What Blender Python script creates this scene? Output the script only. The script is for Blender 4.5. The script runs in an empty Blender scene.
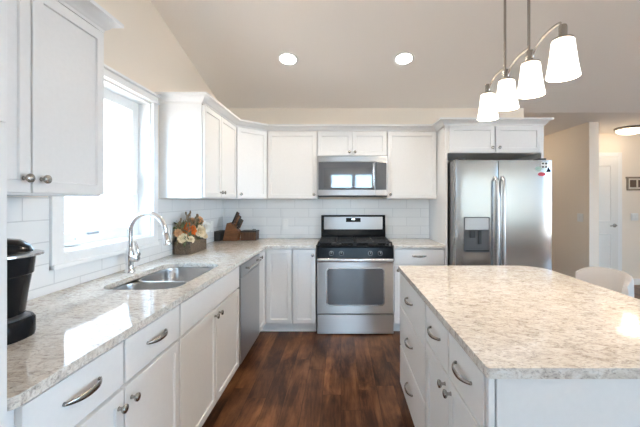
import bpy, bmesh, math, random
from mathutils import Vector, Matrix
PI = math.pi
random.seed(7)
S = bpy.context.scene
COL = S.collection
CZ = 1.34                                   # camera height

# ------------------------------------------------------------------ camera
cd = bpy.data.cameras.new('camera')
cam = bpy.data.objects.new('camera', cd); COL.objects.link(cam)
cam.location = (0, 0, CZ); cam.rotation_euler = (PI/2, 0, 0)
cd.sensor_width = 36; cd.lens = 340/640*36
cd.shift_x = -21/640; cd.shift_y = -13/640
cd.clip_start = 0.02
S.camera = cam

# ------------------------------------------------------------------ world, lights, exposure
W = bpy.data.worlds.new('daylight'); S.world = W; W.use_nodes = True
_b = W.node_tree.nodes['Background']
_b.inputs['Color'].default_value = (0.47, 0.73, 1.0, 1); _b.inputs['Strength'].default_value = 8.5
S.view_settings.view_transform = 'Standard'; S.view_settings.look = 'None'
S.view_settings.gamma = 1; S.view_settings.use_curve_mapping = False
S.view_settings.exposure = 1.2
S.cycles.diffuse_bounces = 8; S.cycles.max_bounces = 16; S.cycles.transparent_max_bounces = 16
S.cycles.sample_clamp_indirect = 10
LAMP = 1.0
_s = bpy.data.lights.new('sun', 'SUN'); _s.energy = 46; _s.angle = .01; _s.color = (1, .95, .88)
_so = bpy.data.objects.new('sun', _s); COL.objects.link(_so)
_so.rotation_euler = Vector((-.16, -.50, -.82)).to_track_quat('-Z', 'Y').to_euler()   # sun high behind the house: it lights the ground outside
def portal(name, loc, rot, sx, sy):
    l = bpy.data.lights.new(name, 'AREA'); l.shape = 'RECTANGLE'; l.size = sx; l.size_y = sy
    l.cycles.is_portal = True
    o = bpy.data.objects.new(name, l); COL.objects.link(o); o.location = loc; o.rotation_euler = rot
portal('kitchen_window_daylight', (-1.62, 2.10, 1.57), (0, -PI/2, 0), 1.1, 1.1)
portal('patio_door_daylight', (0.45, -4.92, 1.24), (PI/2, 0, 0), 1.7, 2.36)
portal('added_window_daylight', (6.62, -.9, 1.4), (0, PI/2, 0), 1.9, 4.2)  # guides sky light through the added side window
portal('rear_window_daylight', (4.6, -4.92, 1.5), (PI/2, 0, 0), 3.2, 1.7)

# ------------------------------------------------------------------ materials
def new_mat(name):
    m = bpy.data.materials.new(name); m.use_nodes = True
    nt = m.node_tree; return m, nt, nt.nodes['Principled BSDF']
def simple(name, col, rough=.5, metal=0., bump=0, bscale=60, coat=0, spec=None):
    m, nt, p = new_mat(name)
    p.inputs['Roughness'].default_value = rough; p.inputs['Metallic'].default_value = metal
    if spec is not None: p.inputs['Specular IOR Level'].default_value = spec
    if coat: p.inputs['Coat Weight'].default_value = coat
    tc = nt.nodes.new('ShaderNodeTexCoord'); n = nt.nodes.new('ShaderNodeTexNoise')
    n.inputs['Scale'].default_value = bscale; n.inputs['Detail'].default_value = 3
    nt.links.new(tc.outputs['Object'], n.inputs['Vector'])
    mx = nt.nodes.new('ShaderNodeMix'); mx.data_type = 'RGBA'
    mx.inputs['A'].default_value = (*[c*.97 for c in col], 1); mx.inputs['B'].default_value = (*[min(1, c*1.03) for c in col], 1)
    nt.links.new(n.outputs['Fac'], mx.inputs['Factor']); nt.links.new(mx.outputs['Result'], p.inputs['Base Color'])
    if bump:
        b = nt.nodes.new('ShaderNodeBump'); b.inputs['Strength'].default_value = bump; b.inputs['Distance'].default_value = .002
        nt.links.new(n.outputs['Fac'], b.inputs['Height']); nt.links.new(b.outputs['Normal'], p.inputs['Normal'])
    return m
def emit(name, col, strength):
    m, nt, p = new_mat(name)
    p.inputs['Base Color'].default_value = (*col, 1); p.inputs['Roughness'].default_value = .4
    p.inputs['Emission Color'].default_value = (*col, 1); p.inputs['Emission Strength'].default_value = strength
    return m
def ramp(nt, stops):
    r = nt.nodes.new('ShaderNodeValToRGB'); e = r.color_ramp.elements
    e[0].position, e[0].color = stops[0][0], (*stops[0][1], 1)
    e[1].position, e[1].color = stops[-1][0], (*stops[-1][1], 1)
    for pos, c in stops[1:-1]:
        k = e.new(pos); k.color = (*c, 1)
    return r
def noise(nt, vec, scale, detail=4, rough=.6, dist=0):
    n = nt.nodes.new('ShaderNodeTexNoise'); n.inputs['Scale'].default_value = scale
    n.inputs['Detail'].default_value = detail; n.inputs['Roughness'].default_value = rough
    n.inputs['Distortion'].default_value = dist
    nt.links.new(vec, n.inputs['Vector']); return n
def mapping(nt, scale, rot=(0, 0, 0)):
    tc = nt.nodes.new('ShaderNodeTexCoord'); mp = nt.nodes.new('ShaderNodeMapping')
    mp.inputs['Scale'].default_value = scale; mp.inputs['Rotation'].default_value = rot
    nt.links.new(tc.outputs['Object'], mp.inputs['Vector']); return mp.outputs['Vector']
def mixc(nt, fac, a, b, mode='MIX'):
    mx = nt.nodes.new('ShaderNodeMix'); mx.data_type = 'RGBA'; mx.blend_type = mode
    for s, v in (('Factor', fac), ('A', a), ('B', b)):
        if isinstance(v, (int, float)): mx.inputs[s].default_value = v
        elif isinstance(v, tuple): mx.inputs[s].default_value = (*v, 1)
        else: nt.links.new(v, mx.inputs[s])
    return mx.outputs['Result']

def quartz():
    m, nt, p = new_mat('quartz')
    v = mapping(nt, (1, 1.7, 1.7), (0, 0, .15))
    n1 = noise(nt, v, 24, 7, .72, 1.1)
    r1 = ramp(nt, [(.33, (.41, .37, .335)), (.44, (.62, .565, .51)), (.52, (.735, .69, .63)), (.64, (.80, .78, .745))])
    nt.links.new(n1.outputs['Fac'], r1.inputs['Fac'])
    n2 = noise(nt, v, 75, 4, .65, .6)
    r2 = ramp(nt, [(.36, (.56, .55, .54)), (.47, (1, 1, 1))]); nt.links.new(n2.outputs['Fac'], r2.inputs['Fac'])
    c = mixc(nt, .75, r1.outputs['Color'], r2.outputs['Color'], 'MULTIPLY')
    n3 = noise(nt, v, 5, 3, .5); r3 = ramp(nt, [(.35, (.93, .91, .88)), (.62, (1, 1, 1))]); nt.links.new(n3.outputs['Fac'], r3.inputs['Fac'])
    c = mixc(nt, 1., c, r3.outputs['Color'], 'MULTIPLY')
    nt.links.new(c, p.inputs['Base Color'])
    p.inputs['Roughness'].default_value = .07; p.inputs['IOR'].default_value = 1.52
    return m
def wood_floor():
    m, nt, p = new_mat('dark_hardwood'); L = nt.links.new
    def math_(op, a, b=None):
        k = nt.nodes.new('ShaderNodeMath'); k.operation = op
        for i, v in enumerate((a, b)):
            if v is None: continue
            if isinstance(v, (int, float)): k.inputs[i].default_value = v
            else: L(v, k.inputs[i])
        return k.outputs[0]
    tc = nt.nodes.new('ShaderNodeTexCoord'); sx = nt.nodes.new('ShaderNodeSeparateXYZ'); L(tc.outputs['Object'], sx.inputs[0])
    bw, bl = .127, 1.5
    u = math_('DIVIDE', sx.outputs['X'], bw); row = math_('FLOOR', u)
    w1 = nt.nodes.new('ShaderNodeTexWhiteNoise'); w1.noise_dimensions = '1D'; L(row, w1.inputs['W'])
    v = math_('DIVIDE', math_('ADD', sx.outputs['Y'], math_('MULTIPLY', w1.outputs['Value'], 4.0)), bl); brd = math_('FLOOR', v)
    cx = nt.nodes.new('ShaderNodeCombineXYZ'); L(row, cx.inputs['X']); L(brd, cx.inputs['Y'])
    w2 = nt.nodes.new('ShaderNodeTexWhiteNoise'); w2.noise_dimensions = '2D'; L(cx.outputs[0], w2.inputs['Vector'])
    fu, fv = math_('FRACT', u), math_('FRACT', v)
    eu = math_('ABSOLUTE', math_('SUBTRACT', fu, .5)); ev = math_('ABSOLUTE', math_('SUBTRACT', fv, .5))
    seam = math_('MAXIMUM', math_('GREATER_THAN', eu, .491), math_('GREATER_THAN', ev, .4993))
    off = nt.nodes.new('ShaderNodeVectorMath'); off.operation = 'MULTIPLY_ADD'; off.inputs[1].default_value = (9, 9, 9)
    mp = nt.nodes.new('ShaderNodeMapping'); mp.inputs['Scale'].default_value = (5, 1.1, 1)
    L(tc.outputs['Object'], mp.inputs['Vector']); L(w2.outputs['Color'], off.inputs[0]); L(mp.outputs['Vector'], off.inputs[2])
    n = noise(nt, off.outputs['Vector'], 1.5, 9, .68, .5)
    mp2 = nt.nodes.new('ShaderNodeMapping'); mp2.inputs['Scale'].default_value = (60, 2.5, 1); L(tc.outputs['Object'], mp2.inputs['Vector'])
    g = noise(nt, mp2.outputs['Vector'], 1.2, 4, .6)
    big = noise(nt, tc.outputs['Object'], 2.6, 3, .6)
    r = ramp(nt, [(.36, (.009, .004, .003)), (.45, (.058, .022, .010)), (.54, (.15, .060, .024)), (.66, (.29, .13, .053))])
    f = math_('ADD', math_('MULTIPLY', n.outputs['Fac'], .62), math_('ADD', math_('MULTIPLY', g.outputs['Fac'], .14), math_('MULTIPLY', big.outputs['Fac'], .26)))
    L(f, r.inputs['Fac'])
    mr = nt.nodes.new('ShaderNodeMapRange'); mr.inputs['To Min'].default_value = .78; mr.inputs['To Max'].default_value = 1.15; L(w2.outputs['Value'], mr.inputs['Value'])
    cc = nt.nodes.new('ShaderNodeCombineColor')
    for k in range(3): L(mr.outputs['Result'], cc.inputs[k])
    c = mixc(nt, 1., r.outputs['Color'], cc.outputs['Color'], 'MULTIPLY')
    c = mixc(nt, math_('MULTIPLY', seam, .75), c, (.008, .004, .003))
    L(c, p.inputs['Base Color']); p.inputs['Roughness'].default_value = .34; p.inputs['Specular IOR Level'].default_value = .25
    b = nt.nodes.new('ShaderNodeBump'); b.inputs['Strength'].default_value = .25; b.inputs['Distance'].default_value = .002
    L(f, b.inputs['Height']); L(b.outputs['Normal'], p.inputs['Normal'])
    return m
def steel(name, axis=2, base=.62, rough=.30, aniso=.85):
    """axis = direction across the brushing, along which reflections smear"""
    m, nt, p = new_mat(name)
    sc = [2, 2, 2]; sc[axis] = 220
    v = mapping(nt, tuple(sc)); n = noise(nt, v, 1, 3, .6)
    p.inputs['Metallic'].default_value = 1; p.inputs['Roughness'].default_value = rough
    c = mixc(nt, n.outputs['Fac'], (base*.93, base*.93, base*.94), (base*1.05, base*1.05, base*1.05))
    nt.links.new(c, p.inputs['Base Color'])
    if aniso:
        p.inputs['Anisotropic'].default_value = aniso
        tg = nt.nodes.new('ShaderNodeTangent'); tg.direction_type = 'UV_MAP'; tg.uv_map = 'brush_up' if axis == 2 else 'brush_side'
        nt.links.new(tg.outputs[0], p.inputs['Tangent'])
    return m
def tile(name, horiz):
    m, nt, p = new_mat(name)
    tc = nt.nodes.new('ShaderNodeTexCoord'); sx = nt.nodes.new('ShaderNodeSeparateXYZ'); cx = nt.nodes.new('ShaderNodeCombineXYZ')
    nt.links.new(tc.outputs['Object'], sx.inputs[0])
    sh = nt.nodes.new('ShaderNodeMath'); sh.operation = 'ADD'; sh.inputs[1].default_value = .05 if horiz == 'X' else .0
    nt.links.new(sx.outputs[horiz], sh.inputs[0]); nt.links.new(sh.outputs[0], cx.inputs['X']); nt.links.new(sx.outputs['Z'], cx.inputs['Y'])
    br = nt.nodes.new('ShaderNodeTexBrick'); br.offset = .5
    br.inputs['Scale'].default_value = 1; br.inputs['Brick Width'].default_value = .33; br.inputs['Row Height'].default_value = .104
    br.inputs['Mortar Size'].default_value = .0028; br.inputs['Mortar Smooth'].default_value = .25
    br.inputs['Color1'].default_value = (.83, .83, .82, 1); br.inputs['Color2'].default_value = (.86, .86, .85, 1)
    br.inputs['Mortar'].default_value = (.68, .68, .68, 1)
    nt.links.new(cx.outputs[0], br.inputs['Vector']); nt.links.new(br.outputs['Color'], p.inputs['Base Color'])
    p.inputs['Roughness'].default_value = .16
    b = nt.nodes.new('ShaderNodeBump'); b.invert = True; b.inputs['Strength'].default_value = .6; b.inputs['Distance'].default_value = .002
    nt.links.new(br.outputs['Fac'], b.inputs['Height']); nt.links.new(b.outputs['Normal'], p.inputs['Normal'])
    return m
def glass(name, tint=(1, 1, 1), gl=1.0):
    m = bpy.data.materials.new(name); m.use_nodes = True; nt = m.node_tree
    nt.nodes.remove(nt.nodes['Principled BSDF']); out = nt.nodes['Material Output']
    t = nt.nodes.new('ShaderNodeBsdfTransparent'); t.inputs['Color'].default_value = (*tint, 1)
    g = nt.nodes.new('ShaderNodeBsdfGlossy'); g.inputs['Roughness'].default_value = .02
    f = nt.nodes.new('ShaderNodeFresnel'); f.inputs['IOR'].default_value = 1.45
    x = nt.nodes.new('ShaderNodeMixShader')
    ge = nt.nodes.new('ShaderNodeNewGeometry'); k = nt.nodes.new('ShaderNodeMath'); k.operation = 'SUBTRACT'; k.inputs[0].default_value = 1
    nt.links.new(ge.outputs['Backfacing'], k.inputs[1])
    k2 = nt.nodes.new('ShaderNodeMath'); k2.operation = 'MULTIPLY'; nt.links.new(f.outputs[0], k2.inputs[0]); nt.links.new(k.outputs[0], k2.inputs[1])
    nt.links.new(k2.outputs[0], x.inputs[0]); nt.links.new(t.outputs[0], x.inputs[1]); nt.links.new(g.outputs[0], x.inputs[2])
    nt.links.new(x.outputs[0], out.inputs['Surface']); return m
def woodgrain(name, dark, light, scale=(2, 2, 22), rough=.45):
    m, nt, p = new_mat(name)
    v = mapping(nt, scale); n = noise(nt, v, 6, 6, .65, .7)
    r = ramp(nt, [(.3, dark), (.68, light)]); nt.links.new(n.outputs['Fac'], r.inputs['Fac'])
    nt.links.new(r.outputs['Color'], p.inputs['Base Color']); p.inputs['Roughness'].default_value = rough
    b = nt.nodes.new('ShaderNodeBump'); b.inputs['Strength'].default_value = .3; b.inputs['Distance'].default_value = .002
    nt.links.new(n.outputs['Fac'], b.inputs['Height']); nt.links.new(b.outputs['Normal'], p.inputs['Normal'])
    return m

M = dict(
    cab=simple('white_cabinet_paint', (.80, .79, .775), .32),
    trim=simple('white_trim_paint', (.86, .86, .85), .35),
    wall=simple('beige_wall_paint', (.87, .785, .68), .8, bump=.15, bscale=220),
    ceil=simple('ceiling_paint', (.85, .805, .76), .9, bump=.2, bscale=180),
    door=simple('white_door_paint', (.80, .79, .76), .4),
    quartz=quartz(), floor=wood_floor(),
    steel=steel('brushed_steel', 2, .48, .33, .95), fridgesteel=steel('fridge_steel', 0, .36, .17, .6), steel_side=steel('steel_grey_side', 2, .40, .4, 0),
    sinksteel=steel('sink_steel', 0, .55, .28, 0),
    nickel=simple('brushed_nickel', (.40, .375, .345), .27, 1.0, bscale=300),
    chrome=simple('chrome', (.80, .80, .81), .07, 1.0),
    black=simple('black_gloss', (.010, .010, .011), .14, spec=.10),
    blackmat=simple('black_matte', (.018, .018, .019), .5),
    castiron=simple('cast_iron', (.022, .022, .023), .55, bump=.3, bscale=300),
    darkgrey=simple('dark_grey_plastic', (.08, .08, .085), .35),
    grey=simple('grey_plastic', (.32, .33, .34), .35),
    silver=simple('silver_plastic', (.62, .62, .63), .25, .9),
    ovenglass=simple('dark_oven_glass', (.05, .05, .055), .05, coat=.6),
    mirrorglass=simple('dark_reflective_glass', (.10, .10, .105), .04, coat=1.0, spec=.8), tile_back=tile('subway_tile_back', 'X'), tile_left=tile('subway_tile_left', 'Y'),
    glass=glass('clear_glass'),
    plastic=simple('white_plastic', (.85, .85, .83), .35),
    shade=emit('lit_frosted_glass', (1.0, .94, .85), 1.0),
    lens=emit('lit_downlight_lens', (1.0, .93, .84), 9.0),
    dome=emit('lit_dome_glass', (1.0, .86, .66), 2.2),
    display=emit('lit_display', (.8, .95, 1.0), 2.0),
    fabric=simple('offwhite_upholstery', (.56, .525, .50), .9, bump=.6, bscale=500),
    block=woodgrain('knife_block_wood', (.10, .035, .012), (.30, .12, .045)),
    crate=woodgrain('brown_crate_wood', (.045, .020, .010), (.17, .075, .035), (22, 22, 2)),
    darkwood=woodgrain('blackened_wood', (.015, .012, .010), (.06, .045, .035)),
    twigbox=woodgrain('woven_brown_box', (.05, .035, .022), (.22, .16, .11), (14, 14, 14), .8),
    orange=simple('orange_petal', (.75, .17, .02), .7), cream=simple('cream_petal', (.80, .68, .48), .7),
    whitef=simple('white_petal', (.85, .85, .82), .7), peach=simple('peach_petal', (.72, .42, .22), .7),
    leaf=simple('olive_leaf', (.16, .165, .07), .6), twig=simple('tan_twig', (.28, .19, .11), .8),
    framew=woodgrain('weathered_frame_wood', (.14, .11, .08), (.35, .28, .20)),
    mat_=simple('picture_mat', (.7, .65, .55), .7), photo=simple('dark_brown_print', (.10, .055, .03), .5, bscale=30),
    red=simple('red_magnet', (.55, .03, .05), .4), green=simple('pale_green_magnet', (.45, .58, .48), .5),
    siding=simple('grey_siding', (.19, .195, .20), .7), fence=simple('added_fence_wood', (.22, .21, .19), .8), grass=simple('dry_lawn', (.21, .185, .165), .9, bscale=8),
)

def sheer():
    m = bpy.data.materials.new('added_sheer_curtain'); m.use_nodes = True; nt = m.node_tree
    nt.nodes.remove(nt.nodes['Principled BSDF']); out = nt.nodes['Material Output']
    d = nt.nodes.new('ShaderNodeBsdfDiffuse'); d.inputs['Color'].default_value = (.80, .70, .58, 1)
    t = nt.nodes.new('ShaderNodeBsdfTranslucent'); t.inputs['Color'].default_value = (.80, .70, .58, 1)
    x = nt.nodes.new('ShaderNodeMixShader'); x.inputs[0].default_value = .5
    nt.links.new(d.outputs[0], x.inputs[1]); nt.links.new(t.outputs[0], x.inputs[2]); nt.links.new(x.outputs[0], out.inputs['Surface']); return m
M['sheer'] = sheer()
# ------------------------------------------------------------------ mesh helpers
class MB:
    def __init__(s): s.bm = bmesh.new()
    def _new(s, before):
        return [v for v in s.bm.verts if v not in before]
    def box(s, x0, y0, z0, x1, y1, z1, bev=0, seg=2):
        vs = [s.bm.verts.new(p) for p in ((x0,y0,z0),(x1,y0,z0),(x1,y1,z0),(x0,y1,z0),(x0,y0,z1),(x1,y0,z1),(x1,y1,z1),(x0,y1,z1))]
        fs = [s.bm.faces.new([vs[i] for i in q]) for q in ((0,3,2,1),(4,5,6,7),(0,1,5,4),(1,2,6,5),(2,3,7,6),(3,0,4,7))]
        if bev:
            es = list({e for f in fs for e in f.edges})
            bmesh.ops.bevel(s.bm, geom=es, offset=bev, segments=seg, affect='EDGES', profile=.5)
        return s
    def prism(s, pts, z0, z1, axis='z', bev=0):
        # pts: 2D polygon ; axis z -> (x,y), y -> (x,z) extruded in y, x -> (y,z) extruded in x
        def mk(p, t):
            return {'z': (p[0], p[1], t), 'y': (p[0], t, p[1]), 'x': (t, p[0], p[1])}[axis]
        a = [s.bm.verts.new(mk(p, z0)) for p in pts]; b = [s.bm.verts.new(mk(p, z1)) for p in pts]
        n = len(pts); fs = [s.bm.faces.new(a[::-1]), s.bm.faces.new(b)]
        for i in range(n): fs.append(s.bm.faces.new((a[i], a[(i+1) % n], b[(i+1) % n], b[i])))
        if bev:
            es = list({e for f in fs for e in f.edges})
            bmesh.ops.bevel(s.bm, geom=es, offset=bev, segments=2, affect='EDGES', profile=.5)
        return s
    def rings(s, rs, cap=True):
        V = [[s.bm.verts.new(p) for p in r] for r in rs]; n = len(V[0])
        for a, b in zip(V, V[1:]):
            for i in range(n): s.bm.faces.new((a[i], a[(i+1) % n], b[(i+1) % n], b[i]))
        if cap: s.bm.faces.new(V[0][::-1]); s.bm.faces.new(V[-1])
        return s
    def lathe(s, prof, c=(0, 0, 0), axis='z', n=24, cap=True, sx=1, sy=1):
        rs = []
        for r, t in prof:
            ring = []
            for i in range(n):
                a = 2*PI*i/n; u, v = r*math.cos(a)*sx, r*math.sin(a)*sy
                p = {'z': (u, v, t), '-y': (u, -t, v), 'x': (t, u, v), 'y': (v, t, u)}[axis]
                ring.append(tuple(c[k]+p[k] for k in range(3)))
            rs.append(ring)
        return s.rings(rs, cap)
    def tube(s, pts, r, n=10, cap=True, flat=1.0):
        pts = [Vector(p) for p in pts]; rs = []
        rad = r if isinstance(r, (list, tuple)) else [r]*len(pts)
        up = None
        for i, p in enumerate(pts):
            d = (pts[min(i+1, len(pts)-1)] - pts[max(i-1, 0)]).normalized()
            if up is None: up = d.orthogonal().normalized()
            up = (up - d*up.dot(d)).normalized(); sd = d.cross(up)
            rs.append([tuple(p + up*(rad[i]*math.cos(2*PI*k/n)) + sd*(rad[i]*flat*math.sin(2*PI*k/n))) for k in range(n)])
        return s.rings(rs, cap)
    def sphere(s, c, r, sc=(1, 1, 1), sub=2, jit=0):
        r_ = bmesh.ops.create_icosphere(s.bm, subdivisions=sub, radius=r)
        for v in r_['verts']:
            j = 1+random.uniform(-jit, jit)
            v.co = Vector((c[0]+v.co.x*sc[0]*j, c[1]+v.co.y*sc[1]*j, c[2]+v.co.z*sc[2]*j))
        return s
    def move(s, mat):
        bmesh.ops.transform(s.bm, matrix=mat, verts=list(s.bm.verts)); return s
    def build(s, name, mat, parent=None, smooth=False, loc=(0, 0, 0), bevel=0):
        bmesh.ops.recalc_face_normals(s.bm, faces=list(s.bm.faces))
        me = bpy.data.meshes.new(name); s.bm.to_mesh(me); s.bm.free()
        if isinstance(mat, str): mat = M[mat]
        me.materials.append(mat)
        if smooth:
            for p in me.polygons: p.use_smooth = True
            try: me.set_sharp_from_angle(angle=math.radians(38))
            except Exception: pass
        o = bpy.data.objects.new(name, me); COL.objects.link(o); o.location = loc
        if mat.name in ('brushed_steel', 'fridge_steel'):
            for nm in ('brush_up', 'brush_side'):
                uv = me.uv_layers.new(name=nm)
                for lp_ in me.loops:
                    q = me.vertices[lp_.vertex_index].co; h_ = q.x+.37*q.y
                    uv.data[lp_.index].uv = (q.z, h_) if nm == 'brush_up' else (h_, q.z)
        if parent: o.parent = parent
        if bevel:
            b = o.modifiers.new('bevel', 'BEVEL'); b.width = bevel; b.segments = 2; b.limit_method = 'ANGLE'
        return o
def tag(o, label=None, cat=None, group=None, kind=None):
    for k, v in (('label', label), ('category', cat), ('group', group), ('kind', kind)):
        if v: o[k] = v
    return o
def thing(name, label, cat, loc=(0, 0, 0), rz=0, group=None):
    o = bpy.data.objects.new(name, None); COL.objects.link(o); o.empty_display_size = .1
    o.location = loc; o.rotation_euler = (0, 0, rz); return tag(o, label, cat, group)
def struct(name, mb, mat, parent=None, **k):
    o = mb.build(name, mat, parent, **k)
    if not parent: o['kind'] = 'structure'
    return o
def copy_tree(o, parent=None):
    c = o.copy(); COL.objects.link(c)
    if parent: c.parent = parent
    for ch in list(o.children): copy_tree(ch, c)
    return c
def lamp(name, kind, loc, power, col, parent=None, size=.05, spot=None, blend=.6):
    l = bpy.data.lights.new(name, kind); l.energy = power*LAMP; l.color = col
    l.shadow_soft_size = size
    if kind == 'SPOT': l.spot_size = spot; l.spot_blend = blend
    o = bpy.data.objects.new(name, l); COL.objects.link(o); o.location = loc
    if parent: o.parent = parent
    return o
def rrect(x0, y0, x1, y1, r, n=6, rs=None):
    rs = rs or (r, r, r, r); out = []
    for (cx, cy, a0, q) in ((x1, y0, -PI/2, rs[0]), (x1, y1, 0, rs[1]), (x0, y1, PI/2, rs[2]), (x0, y0, PI, rs[3])):
        ccx = cx - q if cx == x1 else cx + q; ccy = cy - q if cy == y1 else cy + q
        for i in range(n+1):
            a = a0 + i/n*PI/2; out.append((ccx+q*math.cos(a), ccy+q*math.sin(a)))
    return out

# ------------------------------------------------------------------ the room
LX, BY, RX, RY = -1.40, 4.02, 6.5, -4.8
FLATZ, RIDGE = 2.405, .30
def cz(y): return 2.43+.25*(BY-y)
HX0, HX1, HY, FY = 3.36, 3.49, 4.60, 5.40
struct('floor', MB().box(LX-.2, RY-.2, -.1, RX+.2, 7.2, 0), 'floor')
# ceiling: sloped towards the back wall, a rear slope, and the flat hallway ceiling
ce = MB()
ce.prism([(4.12, FLATZ), (RIDGE, cz(RIDGE)), (RY, cz(RIDGE)-.22*(RIDGE-RY)), (RY, 4.0), (4.12, 4.0)], LX-.2, RX+.2, 'x')
ce.box(1.9, 4.1201, FLATZ, RX+.2, 7.2, FLATZ+.1)
struct('ceiling', ce, 'ceil')
def wall_with_holes(name, plane, t0, t1, a0, a1, z1, holes, mat='wall'):
    mb = MB(); holes = sorted(holes)
    def b(u0, u1, zz0, zz1):
        if u1-u0 < 1e-4 or zz1-zz0 < 1e-4: return
        if plane == 'x': mb.box(t0, u0, zz0, t1, u1, zz1)
        else: mb.box(u0, t0, zz0, u1, t1, zz1)
    u = a0
    for (h0, h1, z0, zt) in holes:
        b(u, h0, 0, z1); b(h0, h1, 0, z0); b(h0, h1, zt, z1); u = h1
    b(u, a1, 0, z1)
    return struct(name, mb, mat)
WY0, WY1, WZ0, WZ1 = 1.694, 2.505, 1.08, 2.06
wall_with_holes('wall_left', 'x', LX-.16, LX, RY-.2, BY+.15, 3.6, [(WY0, WY1, WZ0, WZ1)])
wall_with_holes('wall_back', 'y', BY, BY+.12, LX-.0, 2.163, 2.44, [])
wall_with_holes('wall_rear', 'y', RY-.16, RY, LX, RX, 3.4, [(-.40, 1.30, .06, 2.42), (3.0, 6.2, .65, 2.35)])
wall_with_holes('wall_right', 'x', RX, RX+.16, RY-.2, 7.2, 3.6, [(-3.0, 1.2, .45, 2.35)])
wall_with_holes('wall_hall_side', 'x', HX0, HX1, HY, 7.0, FLATZ, [])
wall_with_holes('wall_hall_back', 'y', FY, FY+.12, HX1+.001, RX, FLATZ, [])
wall_with_holes('wall_corridor_end', 'y', 7.0, 7.12, 1.9, HX0+.13, FLATZ, [])
wall_with_holes('wall_corridor_left', 'x', 1.9, 2.02, BY+.121, 7.0, FLATZ, [])
struct('baseboard_hall_side', MB().box(HX0-.013, HY, 0, HX0-.0005, 6.99, .10, .004), 'trim')
struct('baseboard_hall_back', MB().box(4.45, FY-.013, 0, RX, FY-.0005, .10, .004), 'trim')
struct('baseboard_hall_end', MB().box(HX0-.013, HY-.013, 0, HX1+.013, HY-.0005, .10, .004), 'trim')

# ------------------------------------------------------------------ windows
def glazed(name, plane, t, a0, a1, z0, z1, out, nm=1):
    """sash frame and one pane at plane t; out = +1/-1 outward direction"""
    root = bpy.data.objects.new(name, None); COL.objects.link(root); root['kind'] = 'structure'
    def bx(mb, u0, u1, zz0, zz1, d0, d1, bev=.003):
        lo, hi = sorted((t+d0*out, t+d1*out))
        if plane == 'x': mb.box(lo, u0, zz0, hi, u1, zz1, bev)
        else: mb.box(u0, lo, zz0, u1, hi, zz1, bev)
    w = (a1-a0)/nm
    for k in range(nm):
        mb = MB(); b0, b1 = a0+k*w, a0+(k+1)*w; f = .07
        bx(mb, b0, b0+f, z0, z1, 0, .05); bx(mb, b1-f, b1, z0, z1, 0, .05)
        bx(mb, b0+f, b1-f, z0, z0+f, 0, .05); bx(mb, b0+f, b1-f, z1-f, z1, 0, .05)
        mb.build('window_sash', 'trim', root)
        g = MB(); bx(g, b0+f-.01, b1-f+.01, z0+f-.01, z1-f+.01, .02, .026, 0)
        g.build('window_pane', 'glass', root)
    return root
w1 = glazed('window_1', 'x', LX-.085, WY0+.012, WY1-.012, WZ0+.012, WZ1-.012, -1)
# jamb liner
j = MB(); JX0, JX1 = LX-.155, LX+.0
j.box(JX0, WY0, WZ0, JX1, WY0+.012, WZ1); j.box(JX0, WY1-.012, WZ0, JX1, WY1, WZ1)
j.box(JX0, WY0+.012, WZ0, JX1, WY1-.012, WZ0+.012); j.box(JX0, WY0+.012, WZ1-.012, JX1, WY1-.012, WZ1)
j.build('window_jamb', 'trim', w1)
# casing: side boards, head with cap, apron
c = MB(); X0, X1 = LX+.0005, LX+.022
c.box(X0, WY0-.072, 1.006, X1, WY0+.002, WZ1, .003); c.box(X0, WY1-.002, 1.006, X1, WY1+.060, WZ1, .003)
c.box(X0, WY0+.002, 1.006, X1, WY1-.002, WZ0+.002, .003)
c.box(X0, WY0-.085, WZ1+.001, X1+.012, WY1+.066, WZ1+.014, .003)
c.box(X0, WY0-.072, WZ1+.014, X1, WY1+.060, WZ1+.052, .003)
c.box(X0, WY0-.09, WZ1+.052, X1+.018, WY1+.070, WZ1+.068, .004)
c.box(X0, WY0-.072, 1.006, X1+.010, WY1+.060, 1.030, .004)
c.build('window_casing', 'trim', w1)
k = MB(); k.box(LX-.083, 1.80, WZ0+.018, LX-.035, 1.90, WZ0+.030, .004); k.tube([(LX-.05, 1.87, WZ0+.03), (LX-.03, 1.88, WZ0+.05), (LX-.03, 1.83, WZ0+.052)], .006, 8)
k.build('window_crank', 'trim', w1, True)
MB().box(LX-.084, 1.98, WZ0+.062, LX-.065, 2.06, WZ0+.075, .003).build('window_latch', 'grey', w1)
MB().box(LX-.084, 2.415, WZ0+.30, LX-.06, 2.445, WZ0+.46, .006).build('window_lock', 'plastic', w1)
w2 = glazed('window_2', 'y', RY-.08, -.40, 1.30, .06, 2.42, -1, 2)
w3 = glazed('window_3', 'y', RY-.08, 3.0, 6.2, .65, 2.35, -1, 3)
w4 = glazed('added_side_window', 'x', RX+.08, -3.0, 1.2, .45, 2.35, 1, 4)  # unseen side window, added so daylight reaches the left cabinet fronts
cu = MB(); N_ = 120; V = []
for i in range(N_+1):
    x = 2.92+3.36*i/N_; y = RY+.06+.018*math.sin(i*1.1); V.append((cu.bm.verts.new((x, y, .55)), cu.bm.verts.new((x, y, 2.42))))
for a, b_ in zip(V, V[1:]): cu.bm.faces.new((a[0], b_[0], b_[1], a[1]))
cu.build('added_sheer_curtain', 'sheer', w3, True)  # unseen, added to dim the rear window mirrored in the refrigerator
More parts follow.
